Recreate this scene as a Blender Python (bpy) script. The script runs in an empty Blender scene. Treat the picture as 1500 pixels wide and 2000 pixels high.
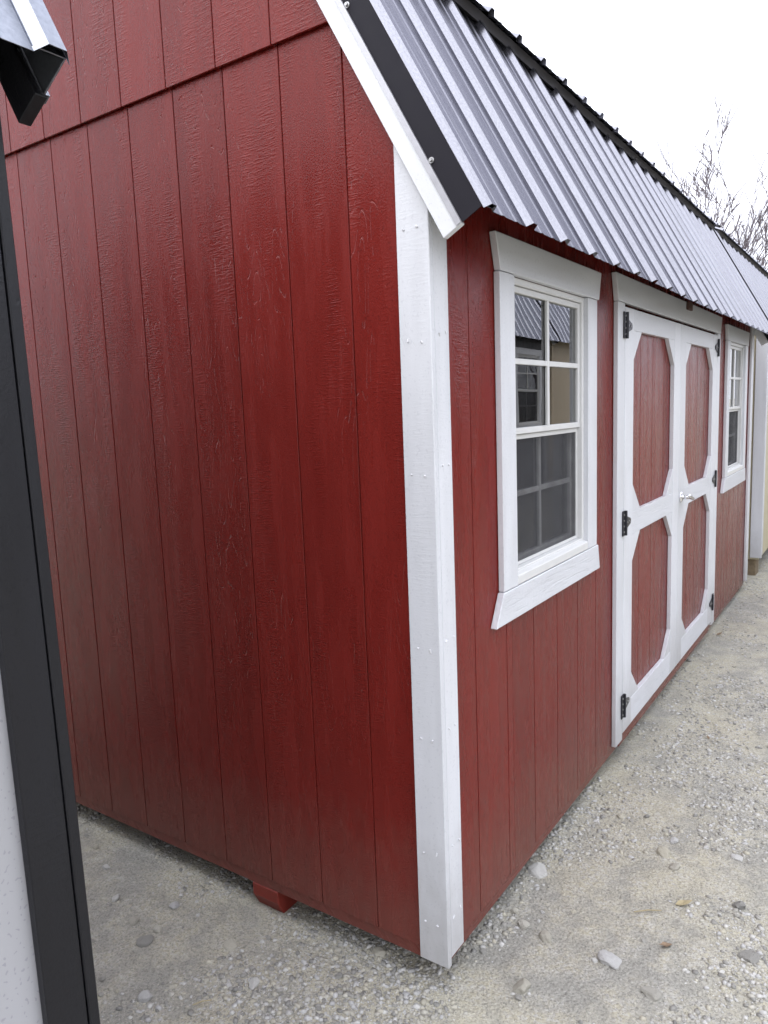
import bpy, bmesh, math, random
import numpy as np
from mathutils import Matrix, Vector, noise as mnoise

random.seed(7)
rng = np.random.default_rng(11)
SC = bpy.context.scene
COL = SC.collection

# ------------------------------------------------------------------ camera
cam_d = bpy.data.cameras.new('camera')
cam = bpy.data.objects.new('camera', cam_d)
COL.objects.link(cam)
RIGHT = (0.82695301, 0.56103961, -0.03719238)
DOWN = (0.04612164, -0.13360807, -0.98996044)
FWD = (-0.56037622, 0.8169354, -0.13636366)
CAM = (0.92522, -1.56246, 1.46180)
cam.matrix_world = Matrix(((RIGHT[0], -DOWN[0], -FWD[0], CAM[0]),
                           (RIGHT[1], -DOWN[1], -FWD[1], CAM[1]),
                           (RIGHT[2], -DOWN[2], -FWD[2], CAM[2]),
                           (0, 0, 0, 1)))
cam_d.sensor_fit = 'HORIZONTAL'
cam_d.sensor_width = 36.0
cam_d.lens = 36.0 * 1449.17 / 1500.0
cam_d.clip_start = 0.02
cam_d.clip_end = 3000.0
SC.camera = cam

# ------------------------------------------------------------------ sky, sun, exposure
SUN_EL, SUN_AZ = math.radians(44), math.radians(195)     # azimuth from +Y towards +X
world = bpy.data.worlds.new('World')
SC.world = world
world.use_nodes = True
wn, wl = world.node_tree.nodes, world.node_tree.links
wn.clear()
w_out = wn.new('ShaderNodeOutputWorld')
w_bg = wn.new('ShaderNodeBackground')
w_sky = wn.new('ShaderNodeTexSky')
w_sky.sky_type = 'NISHITA'
w_sky.sun_disc = False
w_sky.sun_elevation = SUN_EL
w_sky.sun_rotation = SUN_AZ
w_sky.dust_density = 4.0
# a closed cloud layer: about twice as bright overhead as at the horizon
w_tc = wn.new('ShaderNodeTexCoord')
w_sep = wn.new('ShaderNodeSeparateXYZ')
w_ramp = wn.new('ShaderNodeMapRange')
w_ramp.inputs['From Min'].default_value = 0.0
w_ramp.inputs['From Max'].default_value = 1.0
w_ramp.inputs['To Min'].default_value = 14.0
w_ramp.inputs['To Max'].default_value = 34.0
w_noise = wn.new('ShaderNodeTexNoise')
w_noise.inputs['Scale'].default_value = 2.2
w_noise.inputs['Detail'].default_value = 4
w_nm = wn.new('ShaderNodeMapRange')
w_nm.inputs['To Min'].default_value = 0.9
w_nm.inputs['To Max'].default_value = 1.1
w_mul = wn.new('ShaderNodeMath'); w_mul.operation = 'MULTIPLY'
w_tint = wn.new('ShaderNodeMix'); w_tint.data_type = 'RGBA'; w_tint.blend_type = 'MULTIPLY'
w_tint.inputs[0].default_value = 1.0
w_tint.inputs[7].default_value = (0.93, 0.955, 1.06, 1)
w_mix = wn.new('ShaderNodeMix'); w_mix.data_type = 'RGBA'
w_mix.inputs[0].default_value = 0.93
wl.new(w_tc.outputs['Generated'], w_sep.inputs[0])
wl.new(w_sep.outputs['Z'], w_ramp.inputs['Value'])
wl.new(w_tc.outputs['Generated'], w_noise.inputs['Vector'])
wl.new(w_noise.outputs['Fac'], w_nm.inputs['Value'])
wl.new(w_ramp.outputs[0], w_mul.inputs[0])
wl.new(w_nm.outputs[0], w_mul.inputs[1])
wl.new(w_mul.outputs[0], w_tint.inputs[6])
wl.new(w_sky.outputs[0], w_mix.inputs[6])
wl.new(w_tint.outputs[2], w_mix.inputs[7])
wl.new(w_mix.outputs[2], w_bg.inputs['Color'])
w_bg.inputs['Strength'].default_value = 0.1
wl.new(w_bg.outputs[0], w_out.inputs[0])

sun_d = bpy.data.lights.new('sun', 'SUN')
sun_d.energy = 1.2
sun_d.angle = math.radians(40)
sun_d.color = (1.0, 0.97, 0.93)
sun = bpy.data.objects.new('sun', sun_d)
COL.objects.link(sun)
sdir = Vector((math.sin(SUN_AZ) * math.cos(SUN_EL), math.cos(SUN_AZ) * math.cos(SUN_EL), math.sin(SUN_EL)))
sun.rotation_euler = sdir.to_track_quat('Z', 'Y').to_euler()

SC.render.engine = 'CYCLES'
SC.cycles.max_bounces = 5
SC.cycles.glossy_bounces = 3
SC.cycles.caustics_reflective = False
SC.cycles.caustics_refractive = False
SC.cycles.use_adaptive_sampling = True
SC.cycles.adaptive_threshold = 0.03
SC.cycles.diffuse_bounces = 2
SC.view_settings.view_transform = 'Standard'
SC.view_settings.look = 'None'
SC.view_settings.exposure = 0.14
SC.view_settings.gamma = 1.0
SC.view_settings.use_curve_mapping = False

# ------------------------------------------------------------------ materials
def new_mat(name):
    m = bpy.data.materials.new(name)
    m.use_nodes = True
    nt = m.node_tree
    b = nt.nodes['Principled BSDF']
    return m, nt.nodes, nt.links, b

def node(N, kind, **kw):
    n = N.new(kind)
    for k, v in kw.items():
        if k in n.inputs: n.inputs[k].default_value = v
        else: setattr(n, k, v)
    return n

def math_n(N, L, op, a, b=None, c=None):
    n = N.new('ShaderNodeMath'); n.operation = op
    for i, s in enumerate((a, b, c)):
        if s is None: continue
        if isinstance(s, (int, float)): n.inputs[i].default_value = s
        else: L.new(s, n.inputs[i])
    return n.outputs[0]

def rng_n(N, L, v, a, b, c=0.0, d=1.0, smooth=False):
    n = N.new('ShaderNodeMapRange')
    if smooth: n.interpolation_type = 'SMOOTHSTEP'
    n.inputs['From Min'].default_value = a; n.inputs['From Max'].default_value = b
    n.inputs['To Min'].default_value = c; n.inputs['To Max'].default_value = d
    L.new(v, n.inputs['Value'])
    return n.outputs[0]

def grain_coords(N, L):
    """UV in metres (u along the board, v across it) with an offset of its own for each object."""
    uv = N.new('ShaderNodeUVMap')
    oi = N.new('ShaderNodeObjectInfo')
    off = N.new('ShaderNodeCombineXYZ')
    r = math_n(N, L, 'MULTIPLY', oi.outputs['Random'], 37.0)
    L.new(r, off.inputs[0]); L.new(r, off.inputs[1]); L.new(r, off.inputs[2])
    add = N.new('ShaderNodeVectorMath'); add.operation = 'ADD'
    L.new(uv.outputs[0], add.inputs[0]); L.new(off.outputs[0], add.inputs[1])
    return add.outputs[0], oi

def scaled_noise(N, L, vec, su, sv, detail=3.0, rough=0.55, dist=0.0):
    mp = N.new('ShaderNodeMapping')
    mp.inputs['Scale'].default_value = (su, sv, 1.0)
    L.new(vec, mp.inputs['Vector'])
    n = N.new('ShaderNodeTexNoise')
    n.inputs['Scale'].default_value = 1.0
    n.inputs['Detail'].default_value = detail
    n.inputs['Roughness'].default_value = rough
    n.inputs['Distortion'].default_value = dist
    L.new(mp.outputs[0], n.inputs['Vector'])
    return n.outputs['Fac']

def mat_paint(name, col, rough=0.4, emboss=1.0, lines=0.0, vary=0.12, spec=0.5, dirt=None):
    """Paint over embossed wood-grain siding."""
    m, N, L, b = new_mat(name)
    vec, oi = grain_coords(N, L)
    # pebbled skin
    fine = scaled_noise(N, L, vec, 210, 260, 2, 0.6)
    # saw marks running across the board, in patches
    saw = scaled_noise(N, L, vec, 230, 30, 1, 0.5)
    patch = rng_n(N, L, scaled_noise(N, L, vec, 2.6, 9, 1), 0.46, 0.62, smooth=True)
    saw = math_n(N, L, 'MULTIPLY', rng_n(N, L, saw, 0.42, 0.68, smooth=True), patch)
    # cathedral rings: contours of a stretched noise
    fld = scaled_noise(N, L, vec, 2.1, 13, 1, 0.45)
    ring = math_n(N, L, 'FRACT', math_n(N, L, 'MULTIPLY', fld, 15.0))
    ring = rng_n(N, L, math_n(N, L, 'ABSOLUTE', math_n(N, L, 'SUBTRACT', ring, 0.5)), 0.06, 0.0, smooth=True)
    crk = rng_n(N, L, scaled_noise(N, L, vec, 60, 120, 0), 0.42, 0.6, smooth=True)
    cmask = rng_n(N, L, scaled_noise(N, L, vec, 1.3, 6, 0), 0.5, 0.62, smooth=True)
    ring = math_n(N, L, 'MULTIPLY', math_n(N, L, 'MULTIPLY', ring, crk), cmask)
    h = math_n(N, L, 'MULTIPLY', fine, 0.8)
    h = math_n(N, L, 'ADD', h, math_n(N, L, 'MULTIPLY', saw, 0.45))
    h = math_n(N, L, 'SUBTRACT', h, math_n(N, L, 'MULTIPLY', ring, 1.2))
    if lines > 0:
        ln = scaled_noise(N, L, vec, 9, 210, 3, 0.6, 0.3)
        ln = rng_n(N, L, ln, 0.36, 0.47, smooth=True)
        h = math_n(N, L, 'ADD', h, math_n(N, L, 'MULTIPLY', ln, lines))
    # slow waves: the board is never quite flat
    wob = scaled_noise(N, L, vec, 5, 12, 0)
    h = math_n(N, L, 'ADD', h, math_n(N, L, 'MULTIPLY', wob, 1.6))
    bp = N.new('ShaderNodeBump')
    bp.inputs['Strength'].default_value = min(1.0, 0.55 * emboss)
    bp.inputs['Distance'].default_value = 0.0022
    L.new(h, bp.inputs['Height'])
    L.new(bp.outputs[0], b.inputs['Normal'])
    # colour: board to board and streaky wear
    hs = N.new('ShaderNodeHueSaturation')
    hs.inputs['Color'].default_value = (*col, 1)
    st = scaled_noise(N, L, vec, 3, 22, 2)
    val = math_n(N, L, 'ADD', rng_n(N, L, oi.outputs['Random'], 0, 1, 1 - vary * .5, 1 + vary * .5),
                 rng_n(N, L, st, 0.25, 0.75, -vary * .6, vary * .6))
    L.new(val, hs.inputs['Value'])
    out = hs.outputs[0]
    # chips and specks in the skin of the paint
    sp = rng_n(N, L, scaled_noise(N, L, vec, 150, 150, 0), 0.70, 0.74, smooth=True)
    mx = N.new('ShaderNodeMix'); mx.data_type = 'RGBA'; mx.blend_type = 'MIX'
    L.new(math_n(N, L, 'MULTIPLY', sp, 0.35 if max(col) < 0.5 else 0.15), mx.inputs[0])
    L.new(out, mx.inputs[6])
    mx.inputs[7].default_value = (col[0] * .45, col[1] * .45, col[2] * .5, 1)
    out = mx.outputs[2]
    if dirt is not None:
        # rain-splashed dust near the ground
        geo = N.new('ShaderNodeNewGeometry')
        sx = N.new('ShaderNodeSeparateXYZ'); L.new(geo.outputs['Position'], sx.inputs[0])
        n2 = scaled_noise(N, L, vec, 14, 30, 2, 0.65)
        zz = math_n(N, L, 'SUBTRACT', sx.outputs['Z'], math_n(N, L, 'MULTIPLY', n2, 0.28))
        f = rng_n(N, L, zz, 0.22, -0.18, 0.0, dirt)
        mx2 = N.new('ShaderNodeMix'); mx2.data_type = 'RGBA'
        L.new(f, mx2.inputs[0]); L.new(out, mx2.inputs[6])
        mx2.inputs[7].default_value = (0.16, 0.14, 0.11, 1)
        out = mx2.outputs[2]
    L.new(out, b.inputs['Base Color'])
    L.new(rng_n(N, L, st, 0.3, 0.7, rough - 0.07, rough + 0.1), b.inputs['Roughness'])
    b.inputs['Specular IOR Level'].default_value = spec
    return m

def mat_plain(name, col, rough=0.5, metal=0.0, spec=0.5, var=0.08, scale=30.0, bump=0.0):
    m, N, L, b = new_mat(name)
    tc = N.new('ShaderNodeTexCoord')
    n = N.new('ShaderNodeTexNoise'); n.inputs['Scale'].default_value = scale; n.inputs['Detail'].default_value = 5
    L.new(tc.outputs['Object'], n.inputs['Vector'])
    hs = N.new('ShaderNodeHueSaturation'); hs.inputs['Color'].default_value = (*col, 1)
    L.new(rng_n(N, L, n.outputs['Fac'], 0.25, 0.75, 1 - var, 1 + var), hs.inputs['Value'])
    L.new(hs.outputs[0], b.inputs['Base Color'])
    L.new(rng_n(N, L, n.outputs['Fac'], 0.3, 0.7, rough * .88, rough * 1.15), b.inputs['Roughness'])
    b.inputs['Metallic'].default_value = metal
    b.inputs['Specular IOR Level'].default_value = spec
    if bump > 0:
        bp = N.new('ShaderNodeBump'); bp.inputs['Strength'].default_value = bump; bp.inputs['Distance'].default_value = 0.002
        L.new(n.outputs['Fac'], bp.inputs['Height']); L.new(bp.outputs[0], b.inputs['Normal'])
    return m

def mat_roof(name, col, rough=0.34, metal=1.0):
    m, N, L, b = new_mat(name)
    vec, oi = grain_coords(N, L)
    sp = scaled_noise(N, L, vec, 120, 120, 3, 0.7)
    st = scaled_noise(N, L, vec, 1.5, 28, 4, 0.6)
    v = math_n(N, L, 'ADD', rng_n(N, L, sp, 0.3, 0.7, 0.86, 1.10), rng_n(N, L, st, 0.3, 0.7, -0.08, 0.08))
    hs = N.new('ShaderNodeHueSaturation'); hs.inputs['Color'].default_value = (*col, 1)
    L.new(v, hs.inputs['Value']); L.new(hs.outputs[0], b.inputs['Base Color'])
    b.inputs['Metallic'].default_value = metal
    b.inputs['Specular Tint'].default_value = (0.33, 0.33, 0.36, 1)     # dull zinc skin: weak glare at grazing angles
    L.new(rng_n(N, L, st, 0.3, 0.7, rough - 0.05, rough + 0.08), b.inputs['Roughness'])
    wv = scaled_noise(N, L, vec, 6, 14, 2)
    bp = N.new('ShaderNodeBump'); bp.inputs['Strength'].default_value = 0.35; bp.inputs['Distance'].default_value = 0.004
    L.new(wv, bp.inputs['Height']); L.new(bp.outputs[0], b.inputs['Normal'])
    return m

def mat_glass(name):
    m, N, L, b = new_mat(name)
    N.remove(b)
    out = N['Material Output']
    tr = N.new('ShaderNodeBsdfTransparent'); tr.inputs[0].default_value = (0.86, 0.9, 0.9, 1)
    gl = N.new('ShaderNodeBsdfGlossy'); gl.inputs['Roughness'].default_value = 0.004
    fr = N.new('ShaderNodeFresnel'); fr.inputs['IOR'].default_value = 1.52
    tc = N.new('ShaderNodeTexCoord')
    n = N.new('ShaderNodeTexNoise'); n.inputs['Scale'].default_value = 3.0; n.inputs['Detail'].default_value = 1
    L.new(tc.outputs['Object'], n.inputs['Vector'])
    bp = N.new('ShaderNodeBump'); bp.inputs['Strength'].default_value = 0.05; bp.inputs['Distance'].default_value = 0.01
    L.new(n.outputs['Fac'], bp.inputs['Height']); L.new(bp.outputs[0], gl.inputs['Normal'])
    mx = N.new('ShaderNodeMixShader')
    L.new(math_n(N, L, 'MINIMUM', math_n(N, L, 'MULTIPLY', fr.outputs[0], 2.0), 1.0), mx.inputs[0])
    L.new(tr.outputs[0], mx.inputs[1]); L.new(gl.outputs[0], mx.inputs[2])
    L.new(mx.outputs[0], out.inputs['Surface'])
    return m

def mat_screen(name):
    m, N, L, b = new_mat(name)
    N.remove(b)
    out = N['Material Output']
    tr = N.new('ShaderNodeBsdfTransparent')
    df = N.new('ShaderNodeBsdfDiffuse'); df.inputs[0].default_value = (0.085, 0.085, 0.09, 1)
    tc = N.new('ShaderNodeTexCoord')
    n = N.new('ShaderNodeTexNoise'); n.inputs['Scale'].default_value = 14; n.inputs['Detail'].default_value = 3
    L.new(tc.outputs['Object'], n.inputs['Vector'])
    mx = N.new('ShaderNodeMixShader')
    L.new(rng_n(N, L, n.outputs['Fac'], 0.3, 0.7, 0.34, 0.44), mx.inputs[0])
    L.new(tr.outputs[0], mx.inputs[1]); L.new(df.outputs[0], mx.inputs[2])
    L.new(mx.outputs[0], out.inputs['Surface'])
    return m

def mat_ground(name):
    m, N, L, b = new_mat(name)
    tc = N.new('ShaderNodeTexCoord')
    P = tc.outputs['Object']
    def nz(s, d=5, r=0.6, dist=0.0):
        n = N.new('ShaderNodeTexNoise'); n.inputs['Scale'].default_value = s
        n.inputs['Detail'].default_value = d; n.inputs['Roughness'].default_value = r; n.inputs['Distortion'].default_value = dist
        L.new(P, n.inputs['Vector']); return n.outputs['Fac']
    big = nz(1.3, 4); mid = nz(9, 6, 0.65); fin = nz(140, 4, 0.7); grit = nz(420, 2, 0.6)
    vo = N.new('ShaderNodeTexVoronoi'); vo.inputs['Scale'].default_value = 95
    L.new(P, vo.inputs['Vector'])
    vo2 = N.new('ShaderNodeTexVoronoi'); vo2.inputs['Scale'].default_value = 230
    L.new(P, vo2.inputs['Vector'])
    def mix(f, a, c):
        mx = N.new('ShaderNodeMix'); mx.data_type = 'RGBA'
        L.new(f, mx.inputs[0])
        for i, s in ((6, a), (7, c)):
            if isinstance(s, tuple): mx.inputs[i].default_value = (*s, 1)
            else: L.new(s, mx.inputs[i])
        return mx.outputs[2]
    f = rng_n(N, L, math_n(N, L, 'ADD', math_n(N, L, 'MULTIPLY', big, 0.6), math_n(N, L, 'MULTIPLY', mid, 0.5)), 0.44, 0.62, smooth=True)
    c = mix(f, (0.30, 0.292, 0.258), (0.405, 0.378, 0.292))
    # single grains of crushed stone
    sep = N.new('ShaderNodeSeparateColor'); L.new(vo.outputs['Color'], sep.inputs[0])
    sep2 = N.new('ShaderNodeSeparateColor'); L.new(vo2.outputs['Color'], sep2.inputs[0])
    g = rng_n(N, L, sep.outputs[0], 0.2, 1.0, 0.0, 0.55)
    c = mix(math_n(N, L, 'MULTIPLY', g, rng_n(N, L, mid, 0.42, 0.6)), c, (0.46, 0.455, 0.44))
    g2 = rng_n(N, L, sep2.outputs[1], 0.6, 1.0, 0.0, 0.42)
    c = mix(g2, c, (0.09, 0.086, 0.078))
    hs = N.new('ShaderNodeHueSaturation'); L.new(c, hs.inputs['Color'])
    L.new(rng_n(N, L, math_n(N, L, 'ADD', fin, math_n(N, L, 'MULTIPLY', grit, 0.6)), 0.5, 1.1, 0.72, 1.25), hs.inputs['Value'])
    L.new(hs.outputs[0], b.inputs['Base Color'])
    b.inputs['Roughness'].default_value = 0.95
    b.inputs['Specular IOR Level'].default_value = 0.2
    h = math_n(N, L, 'ADD', math_n(N, L, 'MULTIPLY', fin, 0.8), math_n(N, L, 'MULTIPLY', grit, 0.4))
    h = math_n(N, L, 'SUBTRACT', h, math_n(N, L, 'MULTIPLY', vo.outputs['Distance'], 0.9))
    h = math_n(N, L, 'ADD', h, math_n(N, L, 'MULTIPLY', mid, 3.5))
    bp = N.new('ShaderNodeBump'); bp.inputs['Strength'].default_value = 0.9; bp.inputs['Distance'].default_value = 0.0045
    L.new(h, bp.inputs['Height']); L.new(bp.outputs[0], b.inputs['Normal'])
    return m

def mat_stone(name):
    m, N, L, b = new_mat(name)
    at = N.new('ShaderNodeAttribute'); at.attribute_name = 'tone'
    oi = N.new('ShaderNodeObjectInfo')
    tc = N.new('ShaderNodeTexCoord')
    n = N.new('ShaderNodeTexNoise'); n.inputs['Scale'].default_value = 70; n.inputs['Detail'].default_value = 5
    L.new(tc.outputs['Object'], n.inputs['Vector'])
    t = math_n(N, L, 'FRACT', math_n(N, L, 'ADD', at.outputs['Fac'], oi.outputs['Random']))
    cr = N.new('ShaderNodeValToRGB')
    e = cr.color_ramp.elements
    e[0].position = 0.0; e[0].color = (0.21, 0.205, 0.19, 1)
    e[1].position = 1.0; e[1].color = (0.47, 0.46, 0.43, 1)
    for p, c in ((0.3, (0.31, 0.30, 0.27, 1)), (0.55, (0.41, 0.385, 0.31, 1)), (0.75, (0.40, 0.395, 0.385, 1))):
        q = e.new(p); q.color = c
    L.new(t, cr.inputs[0])
    hs = N.new('ShaderNodeHueSaturation'); L.new(cr.outputs[0], hs.inputs['Color'])
    L.new(rng_n(N, L, n.outputs['Fac'], 0.3, 0.7, 0.8, 1.15), hs.inputs['Value'])
    L.new(hs.outputs[0], b.inputs['Base Color'])
    b.inputs['Roughness'].default_value = 0.95
    b.inputs['Specular IOR Level'].default_value = 0.15
    bp = N.new('ShaderNodeBump'); bp.inputs['Strength'].default_value = 0.6; bp.inputs['Distance'].default_value = 0.003
    L.new(n.outputs['Fac'], bp.inputs['Height']); L.new(bp.outputs[0], b.inputs['Normal'])
    return m

RED = mat_paint('red_siding_paint', (0.142, 0.0125, 0.0092), 0.24, 0.85, dirt=0.26, spec=0.23, vary=0.20)
WHITE = mat_paint('white_trim_paint', (0.60, 0.61, 0.635), 0.42, 0.27, lines=0.0, vary=0.10, dirt=0.42)
WHITE_GRAIN = mat_paint('white_grained_paint', (0.60, 0.61, 0.635), 0.45, 0.8, lines=1.5, vary=0.04)
BLACK = mat_paint('black_trim_paint', (0.010, 0.010, 0.0125), 0.42, 0.4, vary=0.15, spec=0.3)
GREY = mat_paint('grey_siding_paint', (0.36, 0.36, 0.375), 0.5, 0.12, vary=0.05)
CREAM = mat_paint('cream_siding_paint', (0.50, 0.45, 0.30), 0.42, 0.7, vary=0.05)
BEIGE = mat_paint('beige_siding_paint', (0.45, 0.37, 0.26), 0.45, 0.7, vary=0.06)
GALV = mat_roof('galvalume_sheet', (0.285, 0.285, 0.31), 0.24)
RAKE = mat_paint('white_rake_paint', (0.66, 0.67, 0.69), 0.35, 0.2, vary=0.03)
CHARCOAL = mat_paint('charcoal_siding_paint', (0.03, 0.03, 0.035), 0.45, 0.7, vary=0.1)
BRIGHT = mat_roof('bright_zinc_sheet', (0.50, 0.51, 0.56), 0.25)
PALE = mat_roof('pale_metal_sheet', (0.27, 0.285, 0.32), 0.38)
FLASH = mat_plain('charcoal_flashing', (0.016, 0.015, 0.020), 0.6, 0.0, 0.15, 0.1)
KNEE = mat_plain('shaded_closure_strip', (0.045, 0.043, 0.05), 0.6)  # dark grey carries the shadow under the upper sheets in its colour
FLASH_LIP = mat_plain('bare_metal_hem', (0.42, 0.42, 0.44), 0.45, 0.6)
VINYL = mat_plain('white_vinyl', (0.62, 0.62, 0.61), 0.35, 0.0, 0.5, 0.03)
GLASS = mat_glass('window_glass')
SCREEN = mat_screen('insect_screen_mesh')
IRON = mat_plain('black_hinge_metal', (0.012, 0.012, 0.018), 0.35, 0.2, 0.5)
ZINC = mat_plain('zinc_hardware', (0.45, 0.45, 0.45), 0.4, 0.9)
CHROME = mat_plain('chrome', (0.85, 0.85, 0.87), 0.12, 1.0)
RAWWOOD = mat_plain('bare_wood', (0.20, 0.155, 0.10), 0.8, 0, 0.3, 0.25, 40, 0.3)
DARKWOOD = mat_plain('interior_wood', (0.16, 0.12, 0.085), 0.85, 0, 0.2, 0.2, 20)
BROWN = mat_plain('unpainted_brown_wood', (0.10, 0.055, 0.045), 0.7, 0, 0.3, 0.2, 30)
REDBLOCK = mat_plain('bright_red_paint', (0.17, 0.021, 0.013), 0.5, 0, 0.4, 0.2, 40, 0.2)
NAIL = mat_plain('painted_nail_head', (0.62, 0.62, 0.64), 0.55, 0, 0.5)
GROUND = mat_ground('gravel_and_dirt')
STONE = mat_stone('stone')
BARK = mat_plain('grey_bark', (0.14, 0.122, 0.135), 0.9, 0, 0.2, 0.25, 12)
STRAW = mat_plain('dry_straw', (0.33, 0.28, 0.17), 0.8, 0, 0.2, 0.2, 60)
LEAFM = mat_plain('dead_leaf', (0.21, 0.15, 0.10), 0.8, 0, 0.2, 0.3, 60)

# ------------------------------------------------------------------ mesh helpers
class MB:
    """Collects closed pieces; build() links them as one mesh object."""
    def __init__(s, mirror=False):
        s.v, s.f, s.m, s.mirror = [], [], [], mirror
    def add(s, vs, fs, mi=0):
        o = len(s.v)
        s.v += [tuple(q) for q in vs]
        s.f += [tuple(i + o for i in f) for f in fs]
        s.m += [mi] * len(fs)
        return s
    def box(s, x0, x1, y0, y1, z0, z1, mi=0):
        vs = [(x, y, z) for x in (x0, x1) for y in (y0, y1) for z in (z0, z1)]
        return s.add(vs, [(0, 1, 3, 2), (4, 6, 7, 5), (0, 4, 5, 1), (2, 3, 7, 6), (0, 2, 6, 4), (1, 5, 7, 3)], mi)
    def prism(s, poly, plane, d0, d1, mi=0):
        """poly of (a, z): plane 'side' a=y, extruded in x; plane 'gable' a=x, extruded in y; 'top' (x,y) in z."""
        n = len(poly)
        if plane == 'side': f = lambda a, z, d: (d, a, z)
        elif plane == 'gable': f = lambda a, z, d: (a, d, z)
        else: f = lambda a, z, d: (a, z, d)
        vs = [f(a, z, d0) for a, z in poly] + [f(a, z, d1) for a, z in poly]
        fs = [tuple(range(n)), tuple(range(2 * n - 1, n - 1, -1))]
        fs += [(i, (i + 1) % n, n + (i + 1) % n, n + i) for i in range(n)]
        return s.add(vs, fs, mi)
    def tube(s, p0, p1, r0, r1=None, n=8, mi=0):
        r1 = r0 if r1 is None else r1
        p0, p1 = Vector(p0), Vector(p1)
        d = (p1 - p0).normalized()
        a = d.orthogonal().normalized(); b = d.cross(a)
        vs = []
        for p, r in ((p0, r0), (p1, r1)):
            for i in range(n):
                t = 2 * math.pi * i / n
                vs.append(p + a * (r * math.cos(t)) + b * (r * math.sin(t)))
        fs = [tuple(range(n - 1, -1, -1)), tuple(range(n, 2 * n))]
        fs += [(i, (i + 1) % n, n + (i + 1) % n, n + i) for i in range(n)]
        return s.add(vs, fs, mi)
    def build(s, name, mats, parent=None, long_axis=None, bevel=0.0, smooth=False):
        if not isinstance(mats, (list, tuple)): mats = [mats]
        me = bpy.data.meshes.new(name)
        v = [(x, -y, z) for x, y, z in s.v] if s.mirror else s.v
        me.from_pydata(v, [], s.f)
        bm = bmesh.new(); bm.from_mesh(me)
        for f, mi in zip(bm.faces, s.m): f.material_index = mi
        bmesh.ops.recalc_face_normals(bm, faces=bm.faces)
        if bevel > 0:
            bmesh.ops.bevel(bm, geom=[e for e in bm.edges if e.calc_face_angle(0) > 0.5], offset=bevel, segments=1, affect='EDGES')
        uvl = bm.loops.layers.uv.new('UVMap')
        if long_axis is None:
            co = [q.co for q in bm.verts]
            ext = [max(c[i] for c in co) - min(c[i] for c in co) for i in range(3)]
            long_axis = ext.index(max(ext))
        if isinstance(long_axis, int):
            la = Vector([1.0 if i == long_axis else 0.0 for i in range(3)])
        else:
            la = Vector(long_axis).normalized()
        oth = Vector((1, 1.07, 0.93)); oth = oth - la * oth.dot(la)
        for f in bm.faces:
            f.smooth = smooth
            for l in f.loops:
                l[uvl].uv = (l.vert.co.dot(la), l.vert.co.dot(oth))
        bm.to_mesh(me); bm.free()
        for m in mats: me.materials.append(m)
        o = bpy.data.objects.new(name, me)
        COL.objects.link(o)
        o.parent = parent
        return o

def tag(o, label=None, cat=None, group=None, kind=None):
    if label: o['label'] = label
    if cat: o['category'] = cat
    if group: o['group'] = group
    if kind: o['kind'] = kind
    return o

def empty(name, loc, rz=0.0):
    o = bpy.data.objects.new(name, None)
    COL.objects.link(o)
    o.location = loc; o.rotation_euler = (0, 0, rz)
    o.empty_display_size = 0.2
    return o

def clip_poly(poly, a, b, c):
    """keep a*x+b*z<=c"""
    out = []
    for i in range(len(poly)):
        p, q = poly[i], poly[(i + 1) % len(poly)]
        dp, dq = a * p[0] + b * p[1] - c, a * q[0] + b * q[1] - c
        if dp <= 0: out.append(p)
        if (dp < 0 < dq) or (dq < 0 < dp):
            t = dp / (dp - dq)
            out.append((p[0] + (q[0] - p[0]) * t, p[1] + (q[1] - p[1]) * t))
    return out

GR = 0.2032            # groove to groove
PITCH = math.radians(61.0)

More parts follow.
